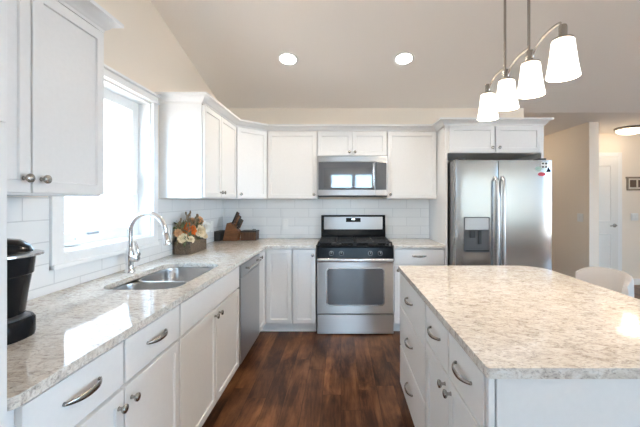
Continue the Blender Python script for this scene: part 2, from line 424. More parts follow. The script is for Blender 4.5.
# outside: lawn, and a fence and grey house added to hold back sky light
tag(MB().box(-30, -30, -.5, 30, 30, -.25).build('ground', 'grass'), kind='structure')
fc = MB()
for i in range(60): fc.box(-4+.22*i, -9.2, -.25, -4+.22*i+.21, -9.16, 1.85)
struct('added_fence', fc, 'fence')  # out of view, added to darken what the steel and black fronts reflect
nb = thing('added_house', None, None, (-7, 7, -.25)); nb['kind'] = 'structure'  # added beyond the sink window, made tall to block bright sky
hw = MB(); hw.box(-5, -8, 0.001, 0, 7, 8.2)
for i in range(41): hw.box(.0005, -8, .2*i, .02, 7, .2*i+.185)
hw.build('siding_wall', 'siding', nb)
MB().prism([(-8.3, 8.201), (7.3, 8.201), (7.3, 8.35), (-.5, 11.8), (-8.3, 8.35)], -5.3, .4, 'x').build('roof', 'darkgrey', nb)
for wy in (-5.6, -2.2, 1.2, 4.4):
    for wz in (1.0, 3.6):
        fw = MB().box(.0205, wy, wz, .06, wy+1.2, wz+1.4, .01).build('window', 'siding', nb)
        MB().box(.0605, wy+.08, wz+.08, .065, wy+1.12, wz+1.32).build('pane', 'grey', fw)

# ------------------------------------------------------------------ backsplash
UB = 1.358                                   # underside of wall cabinets
CT = .894                                    # worktop
bs = MB(); t = LX+.008
bs.box(LX+.0004, .765, CT+.001, t, 1.6215, UB-.002); bs.box(LX+.0004, 1.6215, CT+.001, t, 2.5655, 1.005); bs.box(LX+.0004, 2.5655, CT+.001, t, 4.01, UB-.002)
tag(bs.build('tile_backsplash', 'tile_left'), 'white subway tile backsplash on the left wall, around the window', 'backsplash')
tag(MB().box(t+.001, BY-.009, CT+.001, 1.039, BY-.0005, UB-.002).build('tile_backsplash', 'tile_back'),
    'white subway tile backsplash on the back wall, behind the range', 'backsplash')

# ------------------------------------------------------------------ cabinet parts
def door_mesh(w, h, th=.02, stile=.057, rec=.007):
    mb = MB(); bm = mb.bm
    vs = [bm.verts.new(p) for p in ((0,-th,0),(w,-th,0),(w,0,0),(0,0,0),(0,-th,h),(w,-th,h),(w,0,h),(0,0,h))]
    fs = [bm.faces.new([vs[i] for i in q]) for q in ((0,3,2,1),(4,5,6,7),(1,2,6,5),(2,3,7,6),(3,0,4,7))]
    f = bm.faces.new([vs[i] for i in (0,1,5,4)])
    es = list({e for g in fs+[f] for e in g.edges})
    if stile:
        bmesh.ops.recalc_face_normals(bm, faces=list(bm.faces))
        bmesh.ops.inset_region(bm, faces=[f], thickness=stile, depth=0)
        bmesh.ops.inset_region(bm, faces=[f], thickness=.004, depth=-rec)
    bmesh.ops.bevel(bm, geom=es, offset=.0022, segments=2, affect='EDGES', profile=.5)
    return mb
_knob = _pull = None
def knob_mesh():
    return MB().lathe([(.004, 0), (.0075, .001), (.0055, .006), (.0055, .014), (.013, .018), (.0155, .0225), (.0145, .027), (.008, .0295), (.001, .030)], axis='-y', n=20)
def pull_mesh(L=.142):
    mb = MB(); rs = []; N = 22
    for i in range(N+1):
        u = -1+2*i/N; x = u*L/2
        y = -.003-.025*(1-abs(u)**2.6); hw = .005+.0055*(1-u*u); th = .0032
        ux = 1.0; dy = .028*2.6*abs(u)**1.6*(1 if u > 0 else -1)/(L/2)
        n = Vector((-dy, 1, 0)).normalized()
        ring = []
        for k in range(12):
            a = 2*PI*k/12; p = Vector((x, y, 0)) + n*th*math.cos(a) + Vector((0, 0, hw*math.sin(a))); ring.append(tuple(p))
        rs.append(ring)
    mb.rings(rs); mb.lathe([(.006, 0), (.0045, .006)], (-L/2+.004, 0, 0), '-y', 10); mb.lathe([(.006, 0), (.0045, .006)], (L/2-.004, 0, 0), '-y', 10)
    return mb
KNOB = knob_mesh(); km = bpy.data.meshes.new('knob'); bmesh.ops.recalc_face_normals(KNOB.bm, faces=list(KNOB.bm.faces)); KNOB.bm.to_mesh(km); km.materials.append(M['nickel'])
PULL = pull_mesh(); pm = bpy.data.meshes.new('pull_handle'); bmesh.ops.recalc_face_normals(PULL.bm, faces=list(PULL.bm.faces)); PULL.bm.to_mesh(pm); pm.materials.append(M['nickel'])
for me in (km, pm):
    for p in me.polygons: p.use_smooth = True
def knob(parent, x, z, y=-.0205):
    o = bpy.data.objects.new('knob', km); COL.objects.link(o); o.parent = parent; o.location = (x, y, z); o['label'] = 'brushed nickel knob'
def pull(parent, x, z, y=-.0205):
    o = bpy.data.objects.new('pull_handle', pm); COL.objects.link(o); o.parent = parent; o.location = (x, y, z); o['label'] = 'arched brushed nickel pull'
def door(root, x0, x1, z0, z1, kx=None, kz=None, stile=.057, y=0):
    o = door_mesh(x1-x0, z1-z0, stile=stile).build('door', 'cab', root, loc=(x0, y-.0005, z0))
    if kx is not None: knob(o, kx-x0, kz-z0)
    return o
def drawer(root, x0, x1, z0, z1, handle=True, stile=0, name='drawer'):
    o = door_mesh(x1-x0, z1-z0, stile=stile).build(name, 'cab', root, loc=(x0, -.0005, z0))
    if handle: pull(o, (x1-x0)/2, (z1-z0)*.56)
    return o
BT, BB = .862, .10                            # carcass top and bottom
def carcass(root, w, d, z0, z1, toe=False, x0=0):
    b = MB(); b.box(x0+.0005, 0, z0, x0+w-.0005, d, z1, .0012, 1)
    b.build('cabinet_body', 'cab', root)
    if toe: MB().box(x0+.0005, .07, 0.0, x0+w-.0005, .085, z0-.0005).build('toe_kick', 'cab', root)
R90 = PI/2
# ---- near tall pantry at the left edge of the view
PF = -.758
t = thing('pantry_cabinet', 'tall white pantry cabinet cut off by the left edge, before the coffee maker', 'cabinet', (PF, -.35, 0), R90)
carcass(t, 1.108, PF-LX-.002, .10, 2.3, True)
for (a, b_) in ((.004, .55), (.556, 1.102)):
    door(t, a, b_, .11, 1.50); door(t, a, b_, 1.512, 2.29)
# ---- left run base cabinets
LF = -.775
t = thing('base_cabinet', 'white base cabinet with two drawers over two doors, below the coffee maker', 'cabinet', (LF, .765, 0), R90)
w = .83; carcass(t, w, LF-LX-.002, BB, BT, True); m_ = 1.186-.765
drawer(t, .040, m_-.006, .700, .852); drawer(t, m_+.006, w-.006, .700, .852)
door(t, .040, m_-.005, .112, .686, m_-.034, .634); door(t, m_+.005, w-.006, .112, .686, m_+.036, .634)
t = thing('sink_cabinet', 'white base cabinet with a plain false front and two doors, under the sink', 'cabinet', (LF, 1.596, 0), R90)
w = .934; m_ = w/2
MB_ = MB().box(.0005, 0, BB, w-.0005, .018, BT); MB_.box(.0005, .018, BB, .018, LF-LX-.002, .70); MB_.box(w-.018, .018, BB, w-.0005, LF-LX-.002, .70); MB_.box(.018, .018, BB, w-.018, LF-LX-.002, BB+.018)
MB_.build('cabinet_body', 'cab', t); MB().box(.0005, .07, 0, w-.0005, .085, BB-.0005).build('toe_kick', 'cab', t)
drawer(t, .006, w-.006, .700, .852, False, name='false_drawer_front')
door(t, .006, m_-.003, .112, .686, m_-.034, .650); door(t, m_+.003, w-.006, .112, .686, m_+.034, .650)
# ---- dishwasher
t = thing('dishwasher', 'stainless steel dishwasher under the left worktop, right of the sink cabinet', 'dishwasher', (LF, 2.534, 0), R90)
w = .582
MB().box(.004, .002, .105, w-.004, .60, .858).build('tub_body', 'darkgrey', t)
d = MB().box(.003, -.028, .115, w-.003, .0015, .758, .004).build('door', 'steel', t)
cp = MB().box(.003, -.030, .762, w-.003, .0015, .855, .005).build('control_panel', 'steel', t)
h = MB(); h.tube([(.10, -.062, .815), (w-.10, -.062, .815)], .009, 12); h.box(.115, -.0605, .808, .13, -.0302, .822, .002); h.box(w-.13, -.0605, .808, w-.115, -.0302, .822, .002)
h.build('bar_handle', 'nickel', cp, True)
MB().box(.003, .05, 0, w-.003, .065, .104).build('toe_panel', 'blackmat', t)
# ---- corner base (L-shaped)
BF = 3.42
t = thing('corner_cabinet', 'white corner base cabinet with a folding L-shaped door, beside the dishwasher', 'cabinet', (0, 0, 0))
MB().prism([(LX+.002, 3.119), (LF, 3.119), (LF, BF), (-.487, BF), (-.487, BY-.002), (LX+.002, BY-.002)], BB, BT).build('cabinet_body', 'cab', t)
tk = MB(); tk.box(LF-.085, 3.119, 0, LF-.07, BF+.085, BB-.0005); tk.box(LF-.0695, BF+.07, 0, -.487, BF+.085, BB-.0005); tk.build('toe_kick', 'cab', t)
dl = door_mesh(.262, .74).build('door', 'cab', t, loc=(LF+.0005, 3.124, .112)); dl.rotation_euler = (0, 0, R90); knob(dl, .034, .70)
door_mesh(.250, .74).build('door', 'cab', t, loc=(-.744, BF-.0005, .112))
# ---- narrow base left of the range
t = thing('base_cabinet', 'narrow white base cabinet with one full-height door, left of the range', 'cabinet', (-.485, BF, 0))
w = .232; carcass(t, w, BY-BF-.002, BB, BT, True); door(t, .004, w-.004, .112, .852, w-.030, .795)
# ---- base right of the range
t = thing('base_cabinet', 'white base cabinet with one drawer, right of the range', 'cabinet', (.527, BF, 0))
w = .51; carcass(t, w, BY-BF-.002, BB, BT, True); drawer(t, .006, w-.006, .700, .852)
door(t, .006, w/2-.003, .112, .686, .040, .645); door(t, w/2+.003, w-.006, .112, .686, w-.04, .645)
# floor trim in front of the back run's toe kicks
tb = MB(); tb.box(-.845, BF+.056, 0.0005, -.255, BF+.0695, .022, .003)
struct('trim_1', tb, 'trim')

# ---- wall cabinets
UT = 2.088
def upper(root, w, d, z0=UB, z1=UT): carcass(root, w, d, z0, z1)
UX, UY = -1.07, 3.69
t = thing('wall_cabinet', 'white two-door wall cabinet nearest the camera, left of the window', 'cabinet', (UX, .80, 0), R90)
w = .712; m_ = .355; upper(t, w, UX-LX-.002)
door(t, .006, m_-.004, UB+.008, UT-.010, m_-.032, 1.414); door(t, m_+.004, w-.006, UB+.008, UT-.010, m_+.034, 1.414)
def crown_rings(path, prof, closed_left):
    """sweep an outward profile (o, z) along a plan polyline; outward = right-hand side of travel"""
    rs = []; n = len(path)
    for i, p in enumerate(path):
        p = Vector(p)
        def nrm(a, b):
            d = (Vector(b)-Vector(a)).normalized(); return Vector((d.y, -d.x))
        if i == 0: off = nrm(path[0], path[1])
        elif i == n-1: off = nrm(path[-2], path[-1])
        else:
            n1, n2 = nrm(path[i-1], path[i]), nrm(path[i], path[i+1]); b = (n1+n2).normalized(); off = b/max(.3, b.dot(n1))
        rs.append([(p.x+off.x*o, p.y+off.y*o, z) for o, z in prof])
    return rs
CP = [(.0006, UT+.0006), (.010, UT+.0006), (.012, UT+.012), (.022, UT+.020), (.032, UT+.034), (.052, UT+.046), (.064, UT+.050), (.064, UT+.066), (.0006, UT+.066)]
def crown(name, path, parent=None):
    mb = MB(); mb.rings(crown_rings(path, CP, 0)); return mb.build(name, 'cab', parent, True)
# travel so that the room lies on the right-hand side
o = crown('crown_molding', [(LX+.001, 1.512), (UX, 1.512), (UX, .80)][::-1]); 
tag(o, 'white crown moulding on top of the wall cabinet nearest the camera', 'crown moulding')
t = thing('wall_cabinet', 'white two-door wall cabinet just right of the window', 'cabinet', (UX, 2.61, 0), R90)
w = .811; m_ = .375; upper(t, w, UX-LX-.002)
door(t, .010, m_-.004, UB+.008, UT-.010, m_-.034, 1.41); door(t, m_+.004, w-.012, UB+.008, UT-.010, m_+.034, 1.41)
t = thing('wall_cabinet', 'white diagonal corner wall cabinet with a single door', 'cabinet', (UX, 3.422, 0), PI/4)
def rot45(p):
    dx, dy = p[0]-UX, p[1]-3.422; s2 = math.sqrt(.5); return (s2*(dx+dy), s2*(-dx+dy))
MB().prism([rot45(p) for p in ((LX+.002, 3.422), (UX, 3.422), (-.802, 3.69), (-.802, BY-.002), (LX+.002, BY-.002))], UB, UT).build('cabinet_body', 'cab', t)
door(t, .018, .361, UB+.008, UT-.010, .050, 1.405)
t = thing('wall_cabinet', 'white single-door wall cabinet left of the microwave', 'cabinet', (-.8005, UY, 0))
w = .544; upper(t, w, BY-UY-.002); door(t, .010, w-.006, UB+.008, UT-.010, w-.034, 1.405)
t = thing('wall_cabinet', 'short white two-door wall cabinet above the microwave', 'cabinet', (-.2555, UY, 0))
w = .753; upper(t, w, BY-UY-.002, 1.818); door(t, .006, w/2-.003, 1.826, UT-.010, w/2-.030, 1.862); door(t, w/2+.003, w-.006, 1.826, UT-.010, w/2+.030, 1.862)
t = thing('wall_cabinet', 'white single-door wall cabinet right of the microwave', 'cabinet', (.4985, UY, 0))
w = .539; upper(t, w, BY-UY-.002); door(t, .006, w-.010, UB+.008, UT-.010, .034, 1.405)
# ---- refrigerator surround
FF = 3.40
t = thing('refrigerator_surround', 'white cabinet with side panels boxed around the refrigerator', 'cabinet', (1.04, FF, 0))
d = BY-FF-.002
MB().box(0, 0, 0, .025, d, UT, .0015, 1).build('side_panel', 'cab', t); MB().box(.963, 0, 0, .988, d, UT, .0015, 1).build('side_panel', 'cab', t)
MB().box(.0255, 0.001, 1.815, .9625, d, UT).build('cabinet_body', 'cab', t)
door(t, .040, .492, 1.822, UT-.010, .462, 1.865); door(t, .500, .950, 1.822, UT-.010, .530, 1.865)
o = crown('crown_molding', [(LX+.001, 2.61), (UX, 2.61), (UX, 3.422), (-.802, UY), (1.04, UY), (1.04, FF), (2.028, FF), (2.028, BY-.002)])
tag(o, 'white crown moulding running along the wall cabinets from window to refrigerator', 'crown moulding')

# ------------------------------------------------------------------ worktops
def slab(polys_outer, hole, z0, z1):
    mb = MB(); bm = mb.bm; es = []
    for poly in [polys_outer] + ([hole] if hole else []):
        vs = [bm.verts.new((p[0], p[1], z1)) for p in poly]
        es += [bm.edges.new((vs[i], vs[(i+1) % len(vs)])) for i in range(len(vs))]
    bmesh.ops.triangle_fill(bm, use_beauty=True, use_dissolve=False, edges=es)
    fs = list(bm.faces)
    r = bmesh.ops.extrude_face_region(bm, geom=fs)
    for v in [g for g in r['geom'] if isinstance(g, bmesh.types.BMVert)]: v.co.z = z0
    return mb
SX0, SX1, SY0, SY1 = -1.235, -.835, 1.70, 2.43
hole = rrect(SX0, SY0, SX1, SY1, .1, 8, (.10, .13, .13, .10))
outer = [(LX+.001, .762)] + [(-.765+.025*math.cos(a), .787+.025*math.sin(a)) for a in [(-PI/2)+i*PI/12 for i in range(7)]] + \
        [(-.74, 3.37), (-.248, 3.37), (-.248, BY-.001), (LX+.001, BY-.001)]
o = slab(outer, hole, .8645, CT).build('worktop', 'quartz', bevel=.003)
tag(o, 'L-shaped speckled quartz worktop along the window wall with the sink cut-out', 'worktop')
tag(MB().box(.527, 3.37, .8645, 1.0385, BY-.001, CT).build('worktop', 'quartz', bevel=.003), 'short speckled quartz worktop between the range and the refrigerator', 'worktop')
# ------------------------------------------------------------------ sink
t = thing('sink', 'stainless steel double-bowl sink under the window', 'sink', (0, 0, 0))
def bowl(x0, y0, x1, y1, zt, depth, r):
    mb = MB(); rs = []
    prof = [(-.012, 0), (0, 0), (.002, -.01), (.010, -depth*.8), (.03, -depth*.97), (.07, -depth)]
    for ins, dz in prof:
        rr = max(.02, r-ins) if ins > 0 else r
        rs.append([(p[0], p[1], zt+dz) for p in rrect(x0+ins, y0+ins, x1-ins, y1-ins, rr, 8)])
    mb.rings(rs, cap=False)
    mb.bm.verts.ensure_lookup_table(); n = len(rs[0]); mb.bm.faces.new(mb.bm.verts[-n:])
    o = mb.build('bowl', 'sinksteel', t, True)
    md = o.modifiers.new('solid', 'SOLIDIFY'); md.thickness = .0015; md.offset = -1
    cx, cy = (x0+x1)/2, (y0+y1)/2
    MB().lathe([(.045, .0015), (.042, .004), (.02, .003), (.001, .003)], (cx, cy, zt-depth), n=20).build('drain', 'chrome', o, True)
bowl(SX0+.004, SY0+.004, SX1-.004, 1.985, .862, .19, .09)
bowl(SX0+.004, 2.015, SX1-.004, SY1-.004, .862, .19, .10)
MB().box(SX0+.03, 1.986, .835, SX1-.03, 2.014, .8605, .006).build('bowl_divider', 'sinksteel', t, True)
# ------------------------------------------------------------------ faucet
FX, FYy = -1.317, 2.12
t = thing('faucet', 'chrome gooseneck pull-down faucet behind the sink', 'faucet', (FX, FYy, CT))
MB().lathe([(.030, .0005), (.030, .008), (.026, .014), (.022, .03), (.023, .06), (.025, .10), (.022, .13), (.016, .155)], n=24).build('base', 'chrome', t, True)
pts = [(0, 0, .13), (0, 0, .20)]
for i in range(0, 17):
    a = PI - i*PI*1.02/16; pts.append((.110+.110*math.cos(a), 0, .255+.112*math.sin(a)))
MB().tube(pts, .0155, 14).build('spout', 'chrome', t, True)
e = pts[-1]
sh = MB(); sh.lathe([(.0165, 0.0), (.020, -.015), (.021, -.045), (.026, -.072), (.024, -.080), (.001, -.080)], (e[0]-.001, 0, e[2]), n=18)
sh.move(Matrix.Translation(Vector(e)) @ Matrix.Rotation(-.22, 4, 'Y') @ Matrix.Translation(-Vector(e)))
sh.build('spray_head', 'chrome', t, True)
hd = MB(); hd.lathe([(.020, 0), (.023, .012), (.022, .03), (.013, .038), (.001, .039)], (.020, 0, .085), 'x', 16)
hd.tube([(.046, 0, .085), (.056, -.002, .11), (.048, -.006, .15), (.036, -.008, .195)], [.013, .012, .010, .008], 10)
hd.build('lever_handle', 'chrome', t, True)

# ------------------------------------------------------------------ range
RXc = .143
t = thing('range', 'stainless steel gas range with black cooktop, centre of the back wall', 'range', (RXc, 3.39, 0))
W2 = .381
MB().box(-W2+.004, .03, .02, W2-.004, .614, .868).build('body', 'blackmat', t)
for sx in (-1, 1):
    for yy in (.06, .58): MB().lathe([(.016, 0), (.016, .0195)], (sx*.33, yy, 0), n=10).build('levelling_foot', 'blackmat', t)
MB().box(-W2, 0, .010, W2, .0295, .200, .004).build('storage_drawer', 'steel', t)
od = MB().box(-W2, -.008, .213, W2, .0295, .738, .005).build('oven_door', 'steel', t)
wn = MB().prism([(p[0], p[1]) for p in rrect(-.285, .30, .285, .665, .03)], -.0112, -.0082, 'y').build('window', 'mirrorglass', od)
fr = MB(); A = rrect(-.293, .292, .293, .673, .036); B = rrect(-.281, .304, .281, .661, .028)
fr.rings([[(p[0], -.0085, p[1]) for p in A], [(p[0], -.0125, p[1]) for p in A], [(p[0], -.0125, p[1]) for p in B], [(p[0], -.0085, p[1]) for p in B]], cap=False)
fr.build('window_trim', 'silver', od)
hh = MB(); hh.box(-W2+.002, -.062, .733, W2-.002, -.038, .770, .010, 3); hh.box(-W2+.01, -.040, .742, -W2+.05, -.0085, .762, .003) ; hh.box(W2-.05, -.040, .742, W2-.01, -.0085, .762, .003)
hh.build('handle', 'silver', od, True)
# sloped black front panel with knobs
pn = MB().prism([(-.004, .746), (.0295, .746), (.0295, .868), (.012, .868)], -W2, W2, 'x', .002).build('control_panel', 'black', t)
for kx in (-.240, -.140, .150, .248):
    kb = MB(); kb.lathe([(.019, 0), (.019, .005), (.016, .007), (.0145, .024), (.012, .026), (.001, .026)], (0, 0, 0), '-y', 18)
    ob = kb.build('burner_knob', 'black', t, True, loc=(kx, .0035, .812)); ob.rotation_euler = (-.13, 0, 0)
    MB().lathe([(.0235, 0), (.0235, .0015), (.0195, .002), (.0195, 0)], (0, 0, 0), '-y', 24, cap=False).build('dial_ring', 'grey', ob)
    MB().box(-.0015, -.0285, -.003, .0015, -.0264, .012).build('knob_pointer', 'plastic', ob)
ct = MB(); ct.box(-W2, .012, .869, W2, .565, .884, .005); ct.build('cooktop', 'black', t)
for bx, by in ((-.19, .16), (.19, .16), (-.19, .43), (.19, .43)):
    MB().lathe([(.055, .8845), (.050, .890), (.036, .892), (.036, .899), (.030, .902), (.001, .902)], (bx, by, 0), n=20).build('burner', 'castiron', t, True)
for sx in (-1, 1):
    g = MB(); cx = sx*.188; hw, y0, y1, zt = .178, .04, .54, .910
    for xx in (cx-hw, cx, cx+hw): g.box(xx-.006, y0, zt, xx+.006, y1, zt+.012, .002, 1)
    for yy in (y0, .16, .29, .43, y1): g.box(cx-hw, yy-.006, zt+.0005, cx+hw, yy+.006, zt+.0125, .002, 1)
    for xx in (cx-hw, cx+hw):
        for yy in (y0, .29, y1): g.box(xx-.007, yy-.007, .8845, xx+.007, yy+.007, zt+.001)
    g.build('burner_grate', 'castiron', t)
bg = MB(); bg.prism([(.566, .869), (.616, .869), (.616, 1.17), (.585, 1.17), (.575, 1.16)], -.374, .374, 'x', .004)
bgo = bg.build('backguard', 'black', t)
st = MB().prism(rrect(-.340, 1.005, .340, 1.150, .006), .5682, .5755, 'y').build('backguard_panel', 'steel', bgo)
st.location = (0, -.004, 0)
dp = MB().box(-.085, .5605, 1.090, .085, .5638, 1.138, .0015, 1).build('display', 'black', bgo)
MB().box(-.018, .5585, 1.116, .018, .5603, 1.130).build('display_digits', 'display', bgo)

# ------------------------------------------------------------------ microwave
t = thing('microwave', 'stainless steel over-the-range microwave under the short wall cabinet', 'microwave', (.121, 3.615, 0))
W2 = .3745; z0, z1 = 1.392, 1.815
MB().box(-W2+.003, .026, z0+.006, W2-.003, .39, z1).build('body', 'steel_side', t)
MB().box(-W2+.004, .004, z0-.012, W2-.004, .38, z0+.0055, .003).build('vent_underside', 'blackmat', t)
MB().box(-W2, .006, 1.755, W2, .0255, z1, .004).build('vent_panel', 'steel', t)
dr = MB().box(-W2, .002, z0, .240, .0255, 1.753, .004).build('door', 'steel', t)
MB().box(-W2+.014, -.0005, z0+.062, .236, .0018, 1.748, .0008, 1).build('door_glass', 'darkgrey', dr)
MB().box(-W2+.07, -.0018, z0+.085, .205, -.0007, 1.69, .0004, 1).build('viewing_window', 'mirrorglass', dr)
hb = MB(); hb.tube([(.222, -.001, 1.47), (.222, -.03, 1.49), (.222, -.036, 1.60), (.222, -.03, 1.71), (.222, -.001, 1.73)], .0115, 12); hb.build('handle', 'silver', dr, True)
MB().box(.2415, .002, z0, W2, .0255, 1.753, .004).build('control_panel', 'steel', t)
MB().box(.2455, -.0005, z0+.062, W2-.012, .0018, 1.748, .0008, 1).build('keypad', 'darkgrey', t)

# ------------------------------------------------------------------ refrigerator
t = thing('refrigerator', 'stainless steel side-by-side refrigerator in the white surround', 'refrigerator', (1.082, 3.20, 0))
MB().box(.003, .064, .03, .901, .76, 1.725, .004).build('body', 'steel_side', t)
MB().box(.01, .04, .02, .894, .0635, .095).build('kick_grille', 'blackmat', t)
def pillow(x0, x1, z0, z1):
    mb = MB(); n = 10; pts = []
    for i in range(n+1):
        u = i/n; x = x0+(x1-x0)*u; pts.append((x, .0025*(2*u-1)**4+.0))
    prof = [(x0, .0615)] + [(x0+.000, .006)] + [(x, y) for x, y in pts[1:-1]] + [(x1, .006), (x1, .0615)]
    mb.prism(prof[::-1], z0, z1, 'z', 0); return mb
fd = pillow(0, .397, .10, 1.72).build('freezer_door', 'fridgesteel', t, True)
rd = pillow(.405, .904, .10, 1.72).build('refrigerator_door', 'fridgesteel', t, True)
def fhandle(par, x, s):
    mb = MB(); pts = [(x, -.001, 1.56), (x, -.045, 1.52), (x+s*.004, -.055, 1.35), (x+s*.006, -.058, 1.10), (x+s*.004, -.055, .85), (x, -.045, .64), (x, -.001, .60)]
    mb.tube(pts, .0155, 12, flat=.8); mb.build('door_handle', 'silver', par, True)
fhandle(fd, .366, 1); fhandle(rd, .432, -1)
# water dispenser in the freezer door
dx0, dx1, dz0, dz1 = .075, .315, .855, 1.185
fr = MB(); A = rrect(dx0, dz0, dx1, dz1, .012); B = rrect(dx0+.008, dz0+.008, dx1-.008, dz1-.008, .008)
fr.rings([[(p[0], -.0005, p[1]) for p in A], [(p[0], -.006, p[1]) for p in A], [(p[0], -.006, p[1]) for p in B], [(p[0], -.0005, p[1]) for p in B]], cap=False)
fr.build('dispenser_frame', 'darkgrey', fd)
MB().box(dx0+.009, -.005, 1.065, dx1-.009, -.0006, dz1-.009, .001, 1).build('dispenser_panel', 'steel_side', fd)
rc = MB(); rc.box(dx0+.009, -.0030, dz0+.009, dx1-.009, -.0006, 1.064); rc.build('dispenser_recess', 'darkgrey', fd)
pd = MB(); pd.box(dx0+.05, -.022, .99, dx0+.10, -.0032, 1.06, .004); pd.box(dx0+.13, -.018, .93, dx0+.16, -.0032, 1.06, .004); pd.box(dx0+.012, -.020, dz0+.010, dx1-.012, -.0032, dz0+.022, .003)
pd.build('dispenser_paddle', 'blackmat', fd)
for hx in (.03, .80): MB().box(hx, .03, 1.7255, hx+.07, .14, 1.742, .004).build('hinge_cover', 'darkgrey', t)
# magnets on the refrigerator door
def magnet(name, label, mb, mat): tag(mb.build(name, mat), label, 'magnet', 'magnets on the refrigerator door'); 
fy = 3.204-.005
mg = thing('magnet', 'small square black and white magnet on the upper right of the refrigerator', 'magnet', (0, 0, 0), 0, 'magnets on the refrigerator door')
mx, mz = 1.912, 1.672
MB().box(mx-.026, fy-.001, mz-.03, mx+.030, fy+.0035, mz+.028, .001, 1).build('backing', 'plastic', mg)
q = MB()
for a in (-1, 1):
    for b_ in (-1, 1): q.box(mx+.002+a*.015-.008, fy-.0025, mz+b_*.016-.008, mx+.002+a*.015+.008, fy-.0011, mz+b_*.016+.008)
q.build('black_squares', 'black', mg)
magnet('magnet', 'small black triangular magnet at the right edge of the refrigerator', MB().prism([(1.93, 1.608), (1.978, 1.608), (1.972, 1.628), (1.958, 1.640), (1.952, 1.655), (1.946, 1.635)], fy, fy+.0035, 'y'), 'black')
magnet('magnet', 'small red oval magnet below the square one on the refrigerator', MB().prism([(1.888+.036*math.cos(a), 1.588+.018*math.sin(a)) for a in [i*PI/8 for i in range(16)]], fy, fy+.0035, 'y'), 'red')
magnet('magnet', 'pale green round magnet left of the square one on the refrigerator', MB().prism([(1.858+.030*math.cos(a), 1.640+.020*math.sin(a)) for a in [i*PI/8 for i in range(16)]], fy, fy+.0035, 'y'), 'green')

# ------------------------------------------------------------------ island
IF = .42
tb = thing('island_cabinet', 'white island base cabinet with a stack of three drawers, at the far end', 'cabinet', (IF, 2.31, 0), -R90)
w = .702; carcass(tb, w, .61, BB, BT, True)
for (a, b_) in ((.640, .852), (.375, .628), (.112, .363)): drawer(tb, .006, w-.008, a, b_)
ta = thing('island_cabinet', 'white island base cabinet with two drawers over two doors, at the near end', 'cabinet', (IF, 1.607, 0), -R90)
w = .662; carcass(ta, w, .61, BB, BT, True); m_ = 1.607-1.265
drawer(ta, .008, m_-.005, .690, .852); drawer(ta, m_+.005, w-.010, .690, .852)
door(ta, .008, m_-.003, .112, .678, m_-.034, .640); door(ta, m_+.003, w-.010, .112, .678, m_+.034, .640)
te = thing('island_end_panel', 'white island end panel facing the camera under the near worktop edge', 'panel', (0, 0, 0))
MB().box(.401, .924, 0, .418, .9435, BT, .0015, 1).build('corner_stile', 'cab', te)
MB().box(.4245, .926, 0, 1.03, .9435, BT, .0015, 1).build('panel', 'cab', te)
MB().box(.4185, .936, 0, .424, .9435, BT).build('groove', 'grey', te)
tag(MB().box(1.031, .924, 0, 1.045, 2.31, BT, .0015, 1).build('island_back_panel', 'cab'), 'white panel on the seating side of the island', 'panel')
o = slab(rrect(.39, .905, 1.345, 2.33, .02, 8, (.10, .16, .012, .012)), None, .8645, CT).build('worktop', 'quartz', bevel=.003)
tag(o, 'large speckled quartz island worktop with a rounded far corner', 'worktop')

# ------------------------------------------------------------------ counter stool
t = thing('counter_stool', 'off-white upholstered counter stool with curved low back behind the island', 'stool', (1.665, 2.25, 0), 0)
def curved_back():
    mb = MB(); rs = []; N = 20
    for i in range(N+1):
        u = -1+2*i/N; a = u*1.12
        rx, ry = .22, .220
        cxp, cyp = -.06+rx*math.cos(a), ry*math.sin(a)*1.08
        nx, ny = math.cos(a), math.sin(a)
        zt = .882-.055*abs(u)**4; zb = .64
        th = .028*(1-.35*abs(u)**6)
        ring = []
        for k in range(16):
            b_ = 2*PI*k/16; cu, sv = math.cos(b_), math.sin(b_)
            se = lambda v: math.copysign(abs(v)**.55, v)
            h = (zt-zb)/2; zc = (zt+zb)/2
            ring.append((cxp+nx*th*se(cu), cyp+ny*th*se(cu), zc+h*se(sv)))
        rs.append(ring)
    mb.rings(rs); return mb
curved_back().build('backrest', 'fabric', t, True)
MB().prism(rrect(-.23, -.21, .16, .21, .09), .585, .655, 'z', .02).build('seat', 'fabric', t, True)
for sx in (-.19, .12):
    for sy in (-.17, .17):
        MB().tube([(sx*.9, sy*.9, .586), (sx*1.12, sy*1.12, .002)], [.016, .011], 10).build('leg', 'darkwood', t, True)
fr = MB(); q = [(-.19*1.04, -.17*1.04), (.12*1.04, -.17*1.04), (.12*1.04, .17*1.04), (-.19*1.04, .17*1.04)]
for i in range(4): fr.tube([(*q[i], .22), (*q[(i+1) % 4], .22)], .008, 8)
fr.build('footrest', 'darkwood', t, True)

# ------------------------------------------------------------------ pendant light
PX = .868; SY = (1.33, 1.556, 1.783, 2.01)
t = thing('pendant_light', 'brushed nickel island pendant with four lit frosted glass shades', 'lamp', (PX, 1.67, 1.98))
def lp(y, z): return (0, y-1.67, z-1.98)
warm = (1.0, .90, .78)
for k, y in enumerate(SY):
    sh = MB(); sh.lathe([(.038, 0), (.040, -.003), (.043, -.03), (.0505, -.09), (.0595, -.142), (.0575, -.142), (.0485, -.09), (.041, -.03), (.036, -.004)], lp(y, 1.965), n=32, cap=False)
    so = sh.build('lamp_shade', 'shade', t, True)
    cpm = MB(); cpm.lathe([(.001, .0), (.013, .0), (.015, -.006), (.015, -.048), (.037, -.054), (.037, -.060), (.001, -.060)], lp(y, 2.026), n=20)
    cpm.build('socket_cap', 'nickel', t, True)
    bl = MB().sphere(lp(y, 1.885), .028, (1, 1, 1.25)).build('bulb', 'lens', t, True)
    lamp('pendant_bulb', 'POINT', lp(y, 1.84), 2.6, warm, t, .03)
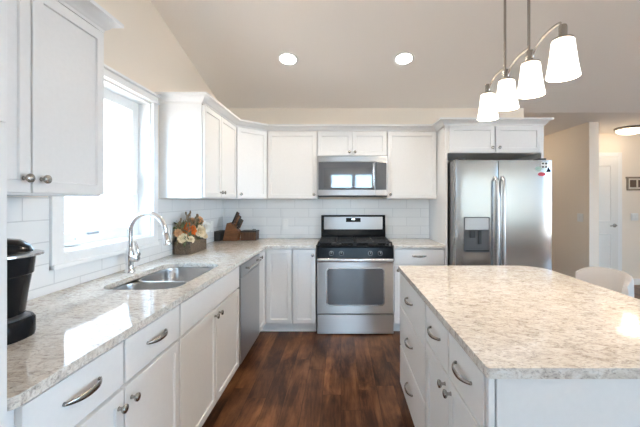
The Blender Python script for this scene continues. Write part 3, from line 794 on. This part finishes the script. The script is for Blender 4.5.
for i in range(3):
    yn, yf = SY[i], SY[i+1]
    # rises from beside the far socket and sweeps over to the near one
    pts = []; L = yf-yn-.03
    for q in range(15):
        a = q/14*PI*.62
        pts.append(lp(yf-.014-L*(1-math.cos(a))/(1-math.cos(PI*.62)), 1.985+.062*math.sin(a)/1.0))
    MB().tube(pts, .006, 8).build('arm', 'nickel', t, True)
for y in (1.572, 1.80):
    MB().tube([lp(y, 1.99), lp(y, cz(y)-.012)], .0065, 10).build('stem', 'nickel', t, True)
    MB().lathe([(.001, 0), (.013, .002), (.013, .02), (.008, .045), (.001, .046)], lp(y, 1.988), n=14).build('stem_collar', 'nickel', t, True)
cn = MB().box(-.055, -.22, -.018, .055, .22, -.002, .006); cn.move(Matrix.Translation((0, 0.016, cz(1.686)-1.98)) @ Matrix.Rotation(-math.atan(.25), 4, 'X'))
cn.build('canopy', 'nickel', t, True)

# ------------------------------------------------------------------ recessed downlights
sl = -math.atan(.25)
for (x, y, lab) in ((-.49, 3.145, 'left of the two lit round recessed ceiling lights'), (.582, 3.14, 'right of the two lit round recessed ceiling lights')):
    t = thing('recessed_light', lab, 'ceiling light', (x, y, cz(y)))
    t.rotation_euler = (sl, 0, 0)
    MB().lathe([(.098, -.0008), (.096, -.006), (.074, -.004), (.074, -.0008)], n=32).build('trim_ring', 'plastic', t, True)
    MB().lathe([(.001, -.0030), (.073, -.0030), (.073, -.0012), (.001, -.0012)], n=32).build('lens', 'lens', t)
    lamp('downlight', 'SPOT', (0, 0, -.02), 18, (1.0, .87, .70), t, .06, math.radians(140), .8)
# ------------------------------------------------------------------ hall
t = thing('flush_ceiling_light', 'lit glass dome ceiling light with bronze rim in the hallway', 'ceiling light', (4.23, 4.97, FLATZ))
MB().lathe([(.19, -.0008), (.195, -.012), (.185, -.030), (.170, -.034), (.001, -.034)], n=36).build('rim', 'nickel', t, True)
MB().lathe([(.172, -.0345), (.165, -.055), (.13, -.080), (.07, -.095), (.001, -.099)], n=36).build('glass_dome', 'dome', t, True)
lamp('hall_bulb', 'POINT', (0, 0, -.19), 1.4, (1.0, .78, .54), t, .10)
t2 = copy_tree(t)
for ch in t2.children:
    if ch.type == 'LIGHT': ch.data = ch.data.copy(); ch.data.energy = .8
t2.location = (2.75, 5.5, FLATZ); t2['label'] = 'glass dome ceiling light in the corridor behind the refrigerator, hidden from view'
dd = bpy.data.objects.new('door_1', None); COL.objects.link(dd); dd['kind'] = 'structure'
dd.location = (3.52, FY, 0)
lf = MB(); lf.box(.03, -.030, .008, .86, -.0005, 2.03, .003)
for (zz0, zz1) in ((.20, .82), (1.0, 1.90)):
    for (xx0, xx1) in ((.14, .41), (.48, .75)):
        A = [(xx0, zz0), (xx1, zz0), (xx1, zz1), (xx0, zz1)]; B = [(xx0+.02, zz0+.02), (xx1-.02, zz0+.02), (xx1-.02, zz1-.02), (xx0+.02, zz1-.02)]
        lf.rings([[(p[0], -.0302, p[1]) for p in A], [(p[0], -.036, p[1]) for p in [(a[0]*.5+b[0]*.5, a[1]*.5+b[1]*.5) for a, b in zip(A, B)]], [(p[0], -.0302, p[1]) for p in B]], cap=False)
leaf = lf.build('door_leaf', 'door', dd)
fm = MB(); fm.box(.866, -.018, 0, .93, -.0005, 2.10, .003); fm.box(-.02, -.018, 2.036, .8655, -.0005, 2.10, .003); fm.box(-.025, -.018, 0, .025, -.0005, 2.035, .003)
fm.build('door_frame', 'trim', dd)
hd = MB(); hd.lathe([(.03, 0), (.028, .008), (.010, .010), (.010, .045), (.001, .045)], (.80, -.0305, .945), '-y', 16); hd.tube([(.80, -.075, .945), (.76, -.078, .947), (.70, -.074, .940)], .0085, 8)
hd.build('door_handle', 'nickel', leaf, True)
t = thing('picture_frame', 'small rustic picture frame on the hallway wall right of the door', 'picture', (4.53, FY-.001, 1.50))
MB().box(0, -.022, 0, .36, -.001, .025, .003).build('frame_rail', 'framew', t); MB().box(-.015, -.030, .19, .375, -.001, .215, .003).build('frame_rail', 'framew', t)
f = MB(); f.box(0, -.020, .0255, .022, -.001, .1895); f.box(.338, -.020, .0255, .36, -.001, .1895); f.build('frame_stile', 'framew', t)
MB().box(.0225, -.010, .0255, .3375, -.002, .1895).build('mat_board', 'mat_', t)
MB().box(.05, -.012, .05, .15, -.0102, .165).build('photo', 'photo', t); MB().box(.18, -.012, .05, .30, -.0102, .165).build('photo', 'photo', t)
def plate(name, label, loc, rz, wid, kind='switch', cat='switch plate'):
    t = thing(name, label, cat, loc, rz)
    MB().box(-wid/2, -.006, -.058, wid/2, -.0006, .058, .003).build('cover_plate', 'plastic', t)
    n = max(1, round(wid/.055)-0) if wid > .1 else 1
    for k in range(n):
        cx = (k-(n-1)/2)*.046
        if kind == 'switch': MB().box(cx-.016, -.010, -.033, cx+.016, -.0062, .033, .002).build('rocker', 'plastic', t)
        else:
            for s in (-.02, .02): MB().box(cx-.015, -.008, s-.014, cx+.015, -.0062, s+.014, .003).build('socket', 'plastic', t)
plate('switch_plate', 'white double light switch on the beige wall right of the refrigerator', (HX0, 4.77, 1.10), -R90, .118)
plate('switch_plate', 'white light switch under the picture frame in the hallway', (4.66, FY, 1.08), 0, .118)
plate('outlet', 'white outlet on the left wall tiles at the near side of the flower box', (LX+.0085, 2.80, 1.07), R90, .072, 'outlet', 'outlet')
plate('outlet', 'white outlet on the left wall tiles between flower box and knife block', (LX+.0085, 3.66, 1.06), R90, .072, 'outlet', 'outlet')
plate('outlet', 'white outlet on the back wall tiles left of the range', (-.66, BY-.0095, 1.06), 0, .072, 'outlet', 'outlet')

# ------------------------------------------------------------------ coffee maker
t = thing('coffee_maker', 'black single-serve coffee maker with silver trim beside the pantry cabinet', 'coffee maker', (-1.155, 1.09, CT))
def sell(cx, cy, rx, ry, z, n=28, e=.8):
    out = []
    for i in range(n):
        a = 2*PI*i/n; c_, s_ = math.cos(a), math.sin(a)
        out.append((cx+rx*math.copysign(abs(c_)**e, c_), cy+ry*math.copysign(abs(s_)**e, s_), z))
    return out
MB().rings([sell(0, 0, .138, .10, .001), sell(0, 0, .140, .102, .01), sell(0, 0, .140, .102, .055), sell(0, 0, .134, .097, .064)]).build('base', 'black', t, True)
MB().rings([sell(.075, 0, .056, .062, .0645), sell(.075, 0, .056, .062, .070), sell(.075, 0, .048, .054, .071)]).build('drip_tray', 'darkgrey', t, True)
MB().rings([sell(-.008, 0, .108, .098, .0645), sell(-.005, 0, .115, .100, .13), sell(.0, 0, .124, .103, .20)]).build('body', 'black', t, True)
MB().rings([sell(.0, 0, .1245, .103, .2005), sell(.002, 0, .128, .105, .205), sell(.004, 0, .133, .107, .262)]).build('brew_head', 'black', t, True)
MB().rings([sell(.008, 0, .138, .108, .2625), sell(.014, 0, .150, .113, .267), sell(.014, 0, .150, .113, .274), sell(.008, 0, .136, .106, .278)]).build('silver_band', 'silver', t, True)
MB().rings([sell(.0, 0, .130, .104, .2785), sell(-.004, 0, .126, .101, .296), sell(-.014, 0, .106, .088, .314), sell(-.024, 0, .06, .05, .322)]).build('lid', 'black', t, True)
# ------------------------------------------------------------------ knife block and boxes in the corner
t = thing('knife_block', 'brown wooden knife block full of knives in the worktop corner', 'knife block', (-1.222, 3.79, CT))
MB().prism([(-.080, .001), (.078, .001), (.082, .06), (.096, .105), (.004, .205), (-.036, .195)], -.055, .055, 'y', .004).build('block', 'block', t)
dv = Vector((.092, 0, -.100)).normalized(); nv = Vector((.100, 0, .092)).normalized()
for c_ in range(3):
    for r_ in range(3):
        y = -.036+r_*.036; p0 = Vector((.018, y, .190)) + dv*(c_*.040)
        h = MB(); h.box(-.008, -.0065, 0.001, .010, .0075, .142-.012*c_-.008*r_, .004)
        h.move(Matrix.Translation(p0+nv*.004) @ Matrix.Rotation(.42, 4, 'Y'))
        h.build('knife_handle', 'block' if (c_+r_) % 3 == 1 else 'darkwood', t, True)
t = thing('wooden_box', 'low brown wooden box right of the knife block', 'box', (-1.033, 3.86, CT), 0)
MB().box(-.085, -.07, .001, .085, .07, .090, .003).build('box_body', 'crate', t)
MB().box(-.089, -.074, .0905, .089, .074, .108, .004).build('lid', 'darkwood', t)
hb = MB(); hb.tube([(.03, 0, .1085), (.035, 0, .120), (.06, 0, .120), (.065, 0, .1085)], .004, 8); hb.build('lid_handle', 'blackmat', t, True)
t = thing('dark_box', 'low blackened box left of the knife block', 'box', (-1.352, 3.80, CT), 0)
MB().box(-.034, -.09, .001, .034, .10, .098, .003).build('box_body', 'darkwood', t)
MB().box(-.035, -.092, .0985, .036, .102, .108, .003).build('lid', 'darkwood', t)
# ------------------------------------------------------------------ flower arrangement
t = thing('flower_arrangement', 'orange and cream flowers in a rustic brown box on the worktop', 'flower arrangement', (-1.308, 2.965, CT))
bx = MB(); H = .105; hl = .165
bx.box(-.070, -hl, .001, .070, -hl+.014, H, .003); bx.box(-.070, hl-.014, .001, .070, hl, H, .003)
bx.box(-.070, -hl+.0145, .001, -.056, hl-.0145, H, .003); bx.box(.056, -hl+.0145, .001, .070, hl-.0145, H, .003); bx.box(-.056, -hl+.0145, .001, .056, hl-.0145, .085)
bx.build('planter_box', 'twigbox', t)
rnd = random.Random(5)
def bloom(c, r, mat, face=(.7, -.55, .45), name='flower'):
    mb = MB(); q = Vector((0, 0, 1)).rotation_difference(Vector(face).normalized()).to_matrix().to_4x4()
    for ring, (n, rr, tilt, zz) in enumerate(((10, 1.0, .30, 0), (8, .80, .70, .10), (6, .55, 1.05, .22), (4, .30, 1.35, .32))):
        for i in range(n):
            a = 2*PI*i/n+ring*.4+rnd.uniform(-.15, .15)
            p = bmesh.ops.create_icosphere(mb.bm, subdivisions=1, radius=1)
            mat4 = Matrix.Translation(Vector(c)) @ q @ Matrix.Rotation(a, 4, 'Z') @ Matrix.Translation((r*rr*.55, 0, r*zz)) @ Matrix.Rotation(-tilt, 4, 'Y') @ Matrix.Diagonal((r*.5, r*.40, r*.09, 1))
            bmesh.ops.transform(mb.bm, matrix=mat4, verts=p['verts'])
    mb.build(name, mat, t, True)
bloom((.015, -.085, .195), .072, 'orange'); bloom((.060, .040, .175), .062, 'cream', (.8, -.5, .3)); bloom((.062, .160, .205), .060, 'whitef', (.8, -.4, .3))
bloom((.005, -.165, .135), .046, 'cream', (.4, -.9, .3)); bloom((-.03, -.172, .180), .036, 'peach', (.4, -.9, .3)); bloom((.02, .12, .265), .044, 'peach'); bloom((.055, -.13, .120), .036, 'cream'); bloom((-.01, .05, .265), .034, 'peach')
bloom((.07, .120, .125), .032, 'cream')
def leaves(n, seed, mat, name):
    r_ = random.Random(seed); lf = MB()
    for i in range(n):
        p0 = Vector((r_.uniform(-.06, .045), r_.uniform(-.17, .18), r_.uniform(.075, .25)))
        d = Vector((r_.uniform(-.4, .5), r_.uniform(-1, 1), r_.uniform(-.6, .9))).normalized(); L = r_.uniform(.03, .070)
        sd = d.cross(Vector((r_.random(), r_.random(), r_.random()))).normalized()*L*.24
        q = [p0, p0+d*L*.5+sd, p0+d*L, p0+d*L*.5-sd]
        for v in q: v.x = max(-.08, v.x); v.z = max(.012, v.z)
        up = d.cross(sd).normalized()*.002
        a = [lf.bm.verts.new(v) for v in q]; b = [lf.bm.verts.new(v+up) for v in q]
        lf.bm.faces.new(a[::-1]); lf.bm.faces.new(b)
        for k in range(4): lf.bm.faces.new((a[k], a[(k+1) % 4], b[(k+1) % 4], b[k]))
    # a few leaves hang over the front of the box
    tag(lf.build(name, mat, t), kind='stuff')
leaves(330, 11, 'leaf', 'foliage'); leaves(90, 12, 'twig', 'dried_foliage')
tw = MB()
for i in range(110):
    b0 = Vector((rnd.uniform(-.05, .04), rnd.uniform(-.15, .14), .10)); tp = b0+Vector((rnd.uniform(-.02, .05), rnd.uniform(-.05, .06), rnd.uniform(.15, .255)*(1-.55*min(1, abs(b0.y+.02)/.16))))
    tp.x = max(-.075, tp.x)
    tw.tube([b0, (b0+tp)/2+Vector((rnd.uniform(-.01, .01), rnd.uniform(-.01, .01), 0)), tp], [.0026, .0024, .0018], 5)
    if i % 2: tw.sphere(tp, .008, (1, 1, 2.2), 1)
tag(tw.build('dried_stems', 'twig', t), kind='stuff')
